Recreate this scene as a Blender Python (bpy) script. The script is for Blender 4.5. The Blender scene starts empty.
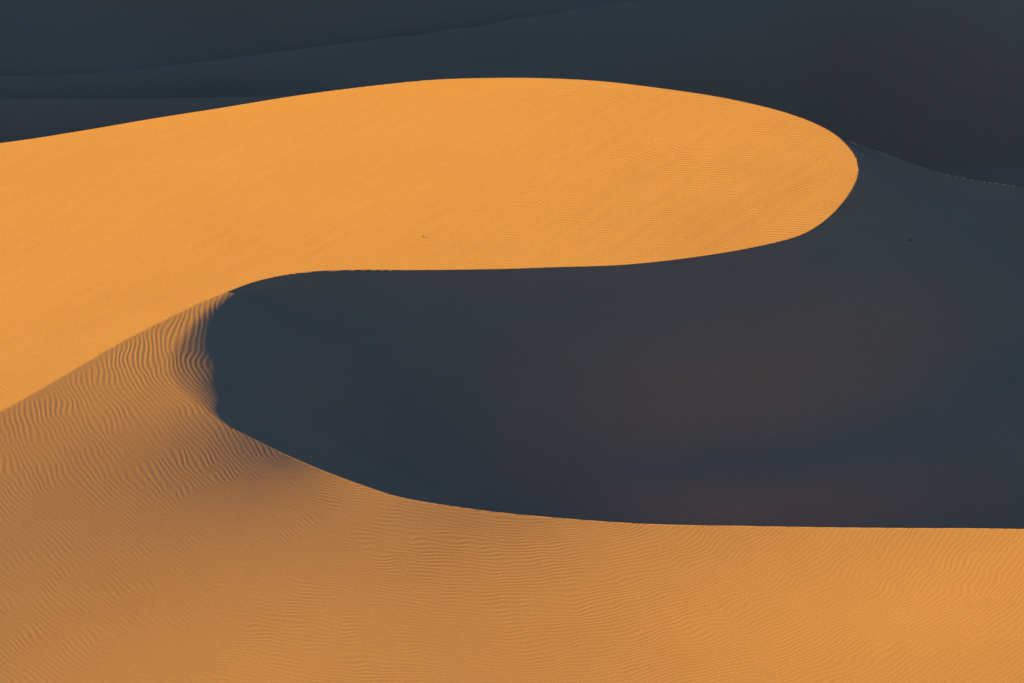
import bpy, math, random
import numpy as np
rng = np.random.RandomState(7)

# ------------------------------------------------------------------ camera
PITCH = math.radians(25.0); DIST = 1000.0
CAM = np.array([0.0, -DIST*math.cos(PITCH), DIST*math.sin(PITCH)])
F = np.array([0, math.cos(PITCH), -math.sin(PITCH)]); U = np.array([0, math.sin(PITCH), math.cos(PITCH)])
K = 0.2/1024
def ray(px, py):
    px = np.asarray(px, float); py = np.asarray(py, float)
    return F[None]+(px-512)[:, None]*K*np.array([[1., 0, 0]])-(py-341.5)[:, None]*K*U[None]
def on_z(pts):
    a = np.array(pts, float); d = ray(a[:, 0], a[:, 1]); t = (a[:, 2]-CAM[2])/d[:, 2]
    return CAM+d*t[:, None]
def on_surf(pts, fn):
    a = np.array(pts, float); d = ray(a[:, 0], a[:, 1])
    lo = np.full(len(a), 500.0); hi = np.full(len(a), 1700.0)
    for _ in range(50):
        m = (lo+hi)/2; p = CAM+d*m[:, None]; above = p[:, 2] > fn(p[:, 0], p[:, 1])
        lo = np.where(above, m, lo); hi = np.where(above, hi, m)
    p = CAM+d*lo[:, None]; return p

def A_f(x, y):
    return 0.07*x-0.07*(y-34)-0.0002*(y-90)**2-0.00012*np.maximum(x, 0)**2

S1L = [(-700, 790), (-330, 590), (-150, 492), (0, 412), (60, 378), (120, 343), (165, 320), (200, 303), (225, 293)]
S1R = [(258, 281), (300, 273), (350, 270), (420, 270), (500, 269), (560, 267), (620, 265), (680, 259), (740, 250), (790, 239),
       (815, 228), (835, 212), (850, 193), (858, 175), (857, 160), (848, 146), (832, 132), (805, 119), (770, 108), (720, 97),
       (660, 88), (600, 81), (540, 78), (480, 78), (430, 80), (370, 86), (300, 95), (220, 108), (150, 119), (80, 131), (0, 143),
       (-150, 160), (-330, 185), (-700, 240)]
# heights that shape the near slope
NCTL = [(200, 312, -4.9), (178, 350, -5.5), (192, 382, -6.2), (218, 406, -6.8), (252, 421, -7.8), (288, 437, -9.2), (325, 457, -10.9)]
# crest line of the nose, drawn on that slope
NOSE = [(203, 309), (179, 336), (167, 362), (177, 391), (218, 420), (268, 447), (308, 465), (344, 479)]
S2 = [(400, 497, -12.4), (480, 510, -13.7), (560, 518, -14.9), (650, 524, -15.6), (750, 526, -15.8), (900, 528, -15.2), (1024, 529, -14.2), (1300, 531, -10), (1900, 535, -5)]
CB = [(0, 683, -12.0), (300, 683, -11.4), (600, 683, -12.6), (1024, 683, -12), (1300, 683, -11), (500, 850, -11.8), (0, 850, -14.5), (1100, 850, -11)]
s1l = on_surf(S1L, A_f); s1r = on_surf(S1R, A_f); nctl = on_z(NCTL); s2 = on_z(S2); cb = on_z(CB)

def catmull(P, n=6):
    P = np.asarray(P); out = []
    Q = np.vstack([2*P[0]-P[1], P, 2*P[-1]-P[-2]])
    for i in range(1, len(Q)-2):
        for t in np.arange(n)/n:
            a, b, c, d = Q[i-1:i+3]
            out.append(0.5*((2*b)+(-a+c)*t+(2*a-5*b+4*c-d)*t*t+(-a+3*b-3*c+d)*t**3))
    out.append(P[-1]); return np.array(out)

ctl = np.vstack([s1l[1:], nctl, s2[:-1], cb])
def tps_fit(P):
    n = len(P); X = P[:, :2]/100
    r = np.linalg.norm(X[:, None]-X[None], axis=2); Km = np.where(r > 0, r*r*np.log(r+1e-12), 0)+np.eye(n)*5e-4
    M = np.zeros((n+3, n+3)); M[:n, :n] = Km; M[:n, n] = 1; M[:n, n+1:] = X; M[n, :n] = 1; M[n+1:, :n] = X.T
    w = np.linalg.solve(M, np.concatenate([P[:, 2], [0, 0, 0]]))
    def f(x, y):
        x = x/100; y = y/100; z = w[n]+w[n+1]*x+w[n+2]*y
        for i in range(n):
            r2 = (x-X[i, 0])**2+(y-X[i, 1])**2; z = z+w[i]*0.5*r2*np.log(r2+1e-12)
        return z
    return f
C_f = tps_fit(ctl)
nose = on_surf(NOSE, C_f)
s2 = np.vstack([on_surf([p[:2] for p in S2[:-2]], C_f), s2[-2:]])

polyA = catmull(np.vstack([s1l, s1r])[:, :2])
left = catmull(np.vstack([s1l, nose, s2])[:, :2])
polyC = np.vstack([left, [[500, -600], [-600, -600]]])

def sdf(poly, gx, gy, closed=True, h=None):
    X, Y = np.meshgrid(gx, gy); best = np.full(X.shape, 1e18); ins = np.zeros(X.shape, bool); H = np.zeros(X.shape)
    n = len(poly)
    for i in range(n if closed else n-1):
        a = poly[i]; b = poly[(i+1) % n]; e = b-a; L = e@e
        if L < 1e-12: continue
        t = np.clip(((X-a[0])*e[0]+(Y-a[1])*e[1])/L, 0, 1)
        d = (X-a[0]-t*e[0])**2+(Y-a[1]-t*e[1])**2
        if h is not None:
            H = np.where(d < best, h[i]*(1-t)+h[(i+1) % n]*t, H)
        best = np.minimum(best, d)
        if closed and a[1] != b[1]:
            c = ((a[1] > Y) != (b[1] > Y)) & (X < (b[0]-a[0])*(Y-a[1])/(b[1]-a[1])+a[0]); ins ^= c
    d = np.sqrt(best); d = np.where(ins, -d, d) if closed else d
    return d if h is None else (d, H)

# grids
x0, x1, y0, y1 = -300., 300., -300., 320.
cx = np.arange(x0, x1+.1, 1.0); cy = np.arange(y0, y1+.1, 1.0)
fx = np.concatenate([np.arange(x0, -125, 2.5), np.arange(-125, 125, .25), np.arange(125, x1+.1, 2.5)])
ycr = s1r[3:7, 1]; ya, yb = ycr.min()-1, ycr.max()+1
fy = np.concatenate([np.arange(y0, -165, 2.5), np.arange(-165, ya, .34), np.arange(ya, yb, .13), np.arange(yb, 185, .34), np.arange(185, 245, .5), np.arange(245, y1+.1, 2.5)])
def cub(c0, step, n, f):
    W = np.zeros((len(f), n), np.float32); s = (f-c0)/step; i = np.clip(np.floor(s).astype(int), 0, n-2); t = s-i
    ws = [(-t+2*t*t-t**3)/2, (2-5*t*t+3*t**3)/2, (t+4*t*t-3*t**3)/2, (-t*t+t**3)/2]
    r = np.arange(len(f))
    for k, w in enumerate(ws): np.add.at(W, (r, np.clip(i-1+k, 0, n-1)), w)
    return W
WX = cub(x0, 1.0, len(cx), fx); WY = cub(y0, 1.0, len(cy), fy)
def up(c): return (WY@c.astype(np.float32)@WX.T).astype(np.float64)
NX0, NY0, NX1, NY1 = -800., -320., 320., 800.
def noise(sx, sy, gx, gy, seed):
    r = np.random.RandomState(seed); nx = int((NX1-NX0)/sx)+6; ny = int((NY1-NY0)/sy)+6
    a = r.uniform(-1, 1, (ny, nx))
    return cub(NY0-2*sy, sy, ny, gy)@a@cub(NX0-2*sx, sx, nx, gx).T
def gauss(g, s):
    M = np.exp(-0.5*((g[:, None]-g[None])/s)**2); return M/M.sum(1, keepdims=True)
def ss(a, b, v):
    t = np.clip((v-a)/(b-a), 0, 1); return t*t*(3-2*t)

# ridge crest lines  (px,py,z)
E_ = on_z([(560, 150, -25), (720, 150, -16), (800, 142, -9.0), (832, 138, -4.6), (850, 141.5, -3.4), (880, 151.5, -4.9), (935, 171, -10), (975, 180, -12.8), (1024, 187, -15.4), (1200, 215, -24), (1500, 260, -34)])
D1_ = on_z([(-700, 108, -38), (-400, 103, -37), (0, 99, -34), (150, 98, -32), (300, 95, -30), (420, 90, -31), (520, 92, -40), (700, 110, -62), (1400, 110, -75)])
D2_ = on_z([(-700, 92, -44), (-400, 85, -42), (0, 76, -38), (110, 72, -37), (200, 62, -36), (330, 45, -34), (450, 29, -32), (560, 11, -29), (620, 2, -28), (750, -20, -25), (900, -45, -20), (1100, -80, -16), (1400, -120, -20)])
def prof(d, segs, sm=5.):
    """drop below the crest at distance d for a list of (length, slope)"""
    ds = [0]; zs = [0]
    for L_, s_ in segs: ds.append(ds[-1]+L_); zs.append(zs[-1]+L_*s_)
    q = np.arange(0, ds[-1], .5); v = np.interp(q, ds, zs)
    pad = 24; k_ = np.exp(-.5*(np.arange(-pad, pad+1)/(2*sm))**2); k_ /= k_.sum()
    ext = np.concatenate([v[0]-(v[pad:0:-1]-v[0]), v, v[-1]+(v[-1]-v[-2:-pad-2:-1])])
    v = np.convolve(ext, k_, 'valid')
    return np.interp(d, q, v)
def ridge(R, x, y, fs, bs, r, wob=0):
    c = catmull(R); o = np.argsort(c[:, 0]); c = c[o]
    yc = np.interp(x, c[:, 0], c[:, 1]); zc = np.interp(x, c[:, 0], c[:, 2])
    d = y-yc
    if isinstance(fs, list):
        return np.where(d < 0, zc-prof(np.maximum(-d, 0), fs, 3.), zc-bs*d)+wob*ss(0, 15, -d), yc
    s = np.where(d < 0, fs, bs)
    return zc-s*(np.sqrt(d*d+r*r)-r)+wob*ss(0, 15, -d), yc

dAc = sdf(polyA, cx, cy)
hC = C_f(polyC[:, 0], polyC[:, 1]); hC[-2:] = -40
dCc, rCc = sdf(polyC, cx, cy, True, hC)
noseline = catmull(np.vstack([s1l[-1:], nose])[:, :2]); dNc = sdf(noseline, cx, cy, False)
pS = catmull(s1l[:, :2])
dSc, eSc = sdf(pS, cx, cy, False, A_f(pS[:, 0], pS[:, 1])-C_f(pS[:, 0], pS[:, 1]))
ny0 = nose[3, 1]

def build(gx, gy, dA, dC, rC, dN, dS, eS):
    X, Y = np.meshgrid(gx, gy)
    n1 = noise(60, 22, gx, gy, 1); n2 = noise(25, 14, gx, gy, 2); n3 = noise(90, 30, gx, gy, 3)
    A = A_f(X, Y); C = C_f(X, Y)
    C = C+eS*np.exp(-dS/25)
    dp = np.maximum(dA, 0)
    plain = .74*dp+.20*4*(1-np.exp(-dp/4))
    bowl = prof(dp, [(17, .55), (15, 1.12), (16, .28), (30, .5), (400, .8)], 3.)+.20*4*(1-np.exp(-dp/4))
    south0 = ss(-15, 30, X)*(1-ss(40, 70, Y))
    lA = np.where(dA < 0, A, A-(plain+(bowl-plain)*south0))
    # the nose rolls over gradually: slope grows linearly over k metres
    k = np.minimum(25, 8+.75*dp)*ss(ny0-14, ny0+12, Y)*(1-ss(40, 70, dN))*(dA > 0)+1e-2
    dq = np.maximum(dC, 0)
    g = np.where(dq < k, dq*dq/(2*k), dq-k/2)
    base = C+(rC-C)*ss(0, 14, dC)
    sl = .62+.18*ss(ny0-6, ny0+30, Y)
    lC = base-sl*g
    lE, yE = ridge(E_, X, Y, [(10, .46), (12, .58), (14, .8), (18, 1.0), (22, .36), (500, .6)], .95, .05, 0)
    south = ss(2, 30, yE-Y)
    intr = ss(4, 30, dA)*ss(4, 20, dC)*south
    lA = lA+intr*(1.6*n1+.5*n2); lE = lE+intr*(1.6*n1+.5*n2)
    l1, y1_ = ridge(D1_, X, Y, [(6, .3), (60, .8)], .9, 3, .8*n2)
    l2, y2_ = ridge(D2_, X, Y, [(10, .18), (12, .66), (12, 1.1), (80, 1.25), (200, .9)], .56, 5, 5*n3+2.8*n2)
    edge = np.maximum(np.maximum(np.abs(X)-175, 0)*.45, np.maximum(-215-Y, 0)*.45)
    fl = -66+1.0*n1-3*ss(285, 299, np.abs(X))-3*ss(-285, -299, Y)-3*ss(305, 319, Y)
    main = np.maximum(np.maximum(lA, lC), lE)
    st = np.stack([main-edge, l1-edge, l2-edge, fl])
    lab = st.argmax(0); z = st.max(0)
    return X, Y, z, lab, yE
Xc, Yc, zc_, _, yEc = build(cx, cy, dAc, dCc, rCc, dNc, dSc, eSc)
def blur(s): return gauss(cy, s)@zc_@gauss(cx, s).T
b3 = up(blur(2.0)); b5 = up(blur(4.0))
dA = up(dAc); dC = up(dCc); dN = up(dNc); rC = up(rCc); dS = up(dSc); eS = up(eSc)
X, Y, Z, LAB, yE = build(fx, fy, dA, dC, rC, dN, dS, eS)
m0 = np.minimum(dA, yE-Y)
w = ss(.5, 5, m0)*ss(.5, 5, dC)
Z = Z*(1-w)+b3*w
w = ss(5, 16, m0)*ss(4, 14, dC)
Z = Z*(1-w)+b5*w
inC = (dC < 0)*ss(0, 10, -dC); inA = (dA < 0)*ss(0, 10, -dA)
Rt = np.random.RandomState(5); streak = 0
for i in range(16):
    th = math.radians(Rt.uniform(42, 60)); lam = Rt.uniform(2.5, 7)
    streak = streak+math.sqrt(lam/6)*np.sin(2*np.pi*(X*math.cos(th)-Y*math.sin(th)*.55+2.5*noise(30, 30, fx, fy, 60+i))/lam+Rt.uniform(0, 6))
Z = Z+inA*(.06*noise(26, 26, fx, fy, 11)+.0015*streak)+inC*(.05*noise(26, 26, fx, fy, 12)+.007*noise(5, 9, fx, fy, 13))

# wind ripple phase (vertex attribute), amplitude
bc = on_z([(470, 380, -20)])[0]
warp = 1.8*noise(16, 16, fx, fy, 21)+.7*noise(6, 6, fx, fy, 22)+.36*noise(2.2, 4, fx, fy, 23)
rad = np.sqrt((X-bc[0])**2+((Y-bc[1])*.75)**2)
phC = 2*np.pi*(rad+warp)/1.04
phA = 2*np.pi*(X*.55+Y*.83+warp*.8)/1.2
isA = dA < 0
PH = np.where(isA, phA, phC)
patch = np.clip(.76+.2*noise(20, 20, fx, fy, 31)+.25*noise(4, 7, fx, fy, 32), .1, 2)
ampC = .014+.004*np.exp(-(dN/24)**2)-.009*ss(-30, 60, X)-.002*ss(-70, -100, X)
ampA = .018+.042*ss(-40, 50, X)
AMP = np.where(isA, ampA, ampC)*patch
AMP = AMP*np.where((dA > 0) & (dC > 0), 1-.75*ss(12, 20, np.minimum(dA, dC)), 1)*np.where(isA, 1, ss(0, 4, dS)*.6+.4)

# ------------------------------------------------------------------ material
def sand_material():
    m = bpy.data.materials.new("desert_sand"); m.use_nodes = True; nt = m.node_tree; N = nt.nodes; L = nt.links
    bs = N["Principled BSDF"]; bs.inputs["Roughness"].default_value = 1.0; bs.inputs["Specular IOR Level"].default_value = .03
    tc = N.new("ShaderNodeTexCoord")
    def nz(scale, det, rough=.5):
        n = N.new("ShaderNodeTexNoise"); n.inputs["Scale"].default_value = scale; n.inputs["Detail"].default_value = det; n.inputs["Roughness"].default_value = rough
        L.new(tc.outputs["Object"], n.inputs["Vector"]); return n
    def math_(op, a, b=None):
        n = N.new("ShaderNodeMath"); n.operation = op
        for i, v in enumerate((a, b)):
            if v is None: continue
            if isinstance(v, (int, float)): n.inputs[i].default_value = v
            else: L.new(v, n.inputs[i])
        return n.outputs[0]
    big = nz(.03, 3); grain = nz(3.4, 3, .75)
    r = N.new("ShaderNodeValToRGB"); e = r.color_ramp.elements
    e[0].position = .3; e[0].color = (.250, .165, .074, 1); e[1].position = .7; e[1].color = (.263, .176, .079, 1)
    L.new(big.outputs["Fac"], r.inputs["Fac"])
    hs = N.new("ShaderNodeHueSaturation"); L.new(r.outputs["Color"], hs.inputs["Color"])
    L.new(math_('ADD', math_('MULTIPLY', grain.outputs["Fac"], .8), .6), hs.inputs["Value"])
    L.new(hs.outputs["Color"], bs.inputs["Base Color"])
    ph = N.new("ShaderNodeAttribute"); ph.attribute_name = "ripple_phase"; am = N.new("ShaderNodeAttribute"); am.attribute_name = "ripple_height"
    s = math_('SINE', ph.outputs["Fac"])
    h = math_('MULTIPLY', s, am.outputs["Fac"])
    h = math_('ADD', h, math_('MULTIPLY', grain.outputs["Fac"], .035))
    b = N.new("ShaderNodeBump"); b.inputs["Strength"].default_value = 1; b.inputs["Distance"].default_value = 1
    L.new(h, b.inputs["Height"]); L.new(b.outputs["Normal"], bs.inputs["Normal"])
    return m
sand = sand_material()

def mesh_obj(name, V, Q, attrs, mat):
    used = np.unique(Q); mp = np.zeros(len(V), np.int32); mp[used] = np.arange(len(used)); Q = mp[Q]; V = V[used]
    me = bpy.data.meshes.new(name); me.vertices.add(len(V)); me.vertices.foreach_set("co", V.astype(np.float32).ravel())
    me.loops.add(Q.size); me.loops.foreach_set("vertex_index", Q.astype(np.int32).ravel())
    me.polygons.add(len(Q)); me.polygons.foreach_set("loop_start", (np.arange(len(Q))*4).astype(np.int32))
    me.polygons.foreach_set("use_smooth", np.ones(len(Q), bool))
    me.update(calc_edges=True)
    me.set_sharp_from_angle(angle=math.radians(24))
    for k, a in attrs.items():
        at = me.attributes.new(k, 'FLOAT', 'POINT'); at.data.foreach_set("value", a[used].astype(np.float32))
    me.materials.append(mat); o = bpy.data.objects.new(name, me); bpy.context.scene.collection.objects.link(o); return o
def quads(ny, nx):
    idx = np.arange(ny*nx).reshape(ny, nx)
    return np.stack([idx[:-1, :-1], idx[:-1, 1:], idx[1:, 1:], idx[1:, :-1]], -1).reshape(-1, 4)
Q = quads(*Z.shape)
lab = LAB[:-1, :-1].ravel()
V = np.stack([X.ravel(), Y.ravel(), Z.ravel()], 1)
at = {"ripple_phase": PH.ravel(), "ripple_height": AMP.ravel()}
info = [("sand_dune", "tall rippled orange sand dune with sharp winding crest", lab == 0),
        ("sand_dune", "low shaded dune ridge behind the winding sand dune", lab == 1),
        ("sand_dune", "long shaded dune slope rising in shadow", lab == 2),
        ("desert_floor", "flat sandy desert floor between the dunes", lab == 3)]
for nm, lb, mk in info:
    if mk.sum() == 0: continue
    o = mesh_obj(nm, V, Q[mk], at, sand); o["kind"] = "structure"; o["label"] = lb; o["category"] = "sand dune" if nm == "sand_dune" else "desert floor"

# the tall far dune, whose shadow covers the ridges before it
ax = np.concatenate([np.arange(-780, -125, 5), np.arange(-125, 125, 1.), np.arange(125, 301, 5)])
ay = np.concatenate([np.arange(200, 300, 1.), np.arange(300, 780, 5)])
hx, hy = np.meshgrid(ax, ay)
yc = 525+14*np.sin(hx/120); zc = 117+4*np.sin(hx/90+1)
d = hy-yc
fold = 3.6*np.sin((hx*.35+hy)/9.5+1.2*noise(90, 40, ax, ay, 8))*(1-ss(300, 330, hy))
hz = zc-np.where(d < 0, .585, .62)*(np.sqrt(d*d+4)-2)+fold+3.0*noise(90, 30, ax, ay, 3)+1.5*noise(60, 22, ax, ay, 1)-np.maximum(hx-200, 0)*.9-np.maximum(-720-hx, 0)*1.2
hz = np.maximum(hz, -80)
rp = 2*np.pi*(hx*.4+hy*.9)/1.4
o = mesh_obj("sand_dune", np.stack([hx.ravel(), hy.ravel(), hz.ravel()], 1), quads(*hx.shape), {"ripple_phase": rp.ravel(), "ripple_height": 0*rp.ravel()}, sand)
o["kind"] = "structure"; o["label"] = "tall far sand dune slope in blue shadow"; o["category"] = "sand dune"

# wide ground to the horizon
g = np.concatenate([-np.geomspace(20000, 320, 60), np.linspace(-280, 280, 30), np.geomspace(320, 20000, 60)])
GX, GY = np.meshgrid(g, g)
R = np.maximum(np.abs(GX), np.abs(GY))
GZ = -68+ss(900, 1800, R)*(10*np.sin(GX/170+GY/400)*np.sin(GY/210))
o = mesh_obj("ground", np.stack([GX.ravel(), GY.ravel(), GZ.ravel()], 1), quads(len(g), len(g)), {}, sand)
o["kind"] = "structure"; o["label"] = "wide sandy desert ground reaching the horizon"; o["category"] = "ground"

# ------------------------------------------------------------------ small dry shrubs
def zgrid(x, y):
    x = np.atleast_1d(x); y = np.atleast_1d(y)
    i = np.clip(np.searchsorted(fx, x)-1, 0, len(fx)-2); j = np.clip(np.searchsorted(fy, y)-1, 0, len(fy)-2)
    u = np.clip((x-fx[i])/(fx[i+1]-fx[i]), 0, 1); v = np.clip((y-fy[j])/(fy[j+1]-fy[j]), 0, 1)
    return Z[j, i]*(1-u)*(1-v)+Z[j, i+1]*u*(1-v)+Z[j+1, i]*(1-u)*v+Z[j+1, i+1]*u*v
twig = bpy.data.materials.new("dry_twig"); twig.use_nodes = True
tb = twig.node_tree.nodes["Principled BSDF"]; tb.inputs["Roughness"].default_value = .9
tn = twig.node_tree.nodes.new("ShaderNodeTexNoise"); tn.inputs["Scale"].default_value = 6
tr = twig.node_tree.nodes.new("ShaderNodeValToRGB"); tr.color_ramp.elements[0].color = (.02, .018, .012, 1); tr.color_ramp.elements[1].color = (.05, .045, .035, 1)
twig.node_tree.links.new(tn.outputs["Fac"], tr.inputs["Fac"]); twig.node_tree.links.new(tr.outputs["Color"], tb.inputs["Base Color"])
def shrub(px, py, size, seed, label):
    r = random.Random(seed); p = on_surf([(px, py)], zgrid)[0]
    verts, faces = [], []
    for b in range(26):
        a = r.uniform(0, 2*math.pi); lean = r.uniform(.2, 1.1); ln = size*r.uniform(.5, 1); wd_ = size*.035
        prev = None
        for s_ in range(4):
            t = s_/3; rr = ln*t*math.sin(lean*(.5+.5*t)); zz = ln*t*math.cos(lean*(.5+.5*t))-.05
            c = (rr*math.cos(a), rr*math.sin(a), zz); w_ = wd_*(1-.8*t)
            ring = []
            for q in range(3):
                an = q*2*math.pi/3; verts.append((c[0]+w_*math.cos(an), c[1]+w_*math.sin(an), c[2])); ring.append(len(verts)-1)
            if prev:
                for q in range(3): faces.append((prev[q], prev[(q+1) % 3], ring[(q+1) % 3], ring[q]))
            prev = ring
    me = bpy.data.meshes.new("dry_shrub"); me.from_pydata(verts, [], faces); me.materials.append(twig)
    o = bpy.data.objects.new("dry_shrub", me); o.location = p; bpy.context.scene.collection.objects.link(o)
    o["label"] = label; o["category"] = "shrub"
shrub(423, 237, .6, 1, "tiny dry shrub on the sunlit orange dune slope")
shrub(910, 241, .9, 2, "tiny dry shrub on the shaded dune slope")

# ------------------------------------------------------------------ light
EL = math.radians(12.5); BETA = math.radians(38)
Ld = np.array([-math.cos(EL)*math.cos(BETA), math.cos(EL)*math.sin(BETA), math.sin(EL)])
sun = bpy.data.lights.new("sun", 'SUN'); sun.energy = 30; sun.angle = math.radians(.5); sun.color = (1, .53, .015)
so = bpy.data.objects.new("sun", sun); bpy.context.scene.collection.objects.link(so)
from mathutils import Vector
so.rotation_euler = Vector(Ld).to_track_quat('Z', 'Y').to_euler(); so.location = (-300, 300, 300)
wd = bpy.data.worlds.new("World"); bpy.context.scene.world = wd; wd.use_nodes = True
nt = wd.node_tree; bg = nt.nodes["Background"]
sk = nt.nodes.new("ShaderNodeTexSky"); sk.sky_type = 'NISHITA'; sk.sun_disc = False; sk.sun_elevation = EL
sk.sun_rotation = math.atan2(Ld[0], Ld[1]) % (2*math.pi); sk.dust_density = 0.0
mx = nt.nodes.new("ShaderNodeMix"); mx.data_type = 'RGBA'; mx.blend_type = 'MULTIPLY'; mx.inputs[0].default_value = 1
mx.inputs[7].default_value = (.305, .46, .94, 1)
nt.links.new(sk.outputs[0], mx.inputs[6])
tcw = nt.nodes.new("ShaderNodeTexCoord"); sx = nt.nodes.new("ShaderNodeSeparateXYZ"); nt.links.new(tcw.outputs["Generated"], sx.inputs[0])
mr = nt.nodes.new("ShaderNodeMapRange"); mr.inputs[1].default_value = 0; mr.inputs[2].default_value = 1; mr.inputs[3].default_value = .5; mr.inputs[4].default_value = 1.3
nt.links.new(sx.outputs[2], mr.inputs[0])
sc = nt.nodes.new("ShaderNodeVectorMath"); sc.operation = 'SCALE'
nt.links.new(mx.outputs[2], sc.inputs[0]); nt.links.new(mr.outputs[0], sc.inputs["Scale"])
nt.links.new(sc.outputs[0], bg.inputs["Color"]); bg.inputs["Strength"].default_value = .33

cam = bpy.data.cameras.new("camera"); cam.lens = 180; cam.sensor_width = 36; cam.clip_end = 40000; cam.clip_start = 1
co = bpy.data.objects.new("camera", cam); co.location = CAM; co.rotation_euler = (math.pi/2-PITCH, 0, 0)
bpy.context.scene.collection.objects.link(co); bpy.context.scene.camera = co
vs = bpy.context.scene.view_settings; vs.view_transform = 'Standard'; vs.look = 'None'; vs.exposure = 0
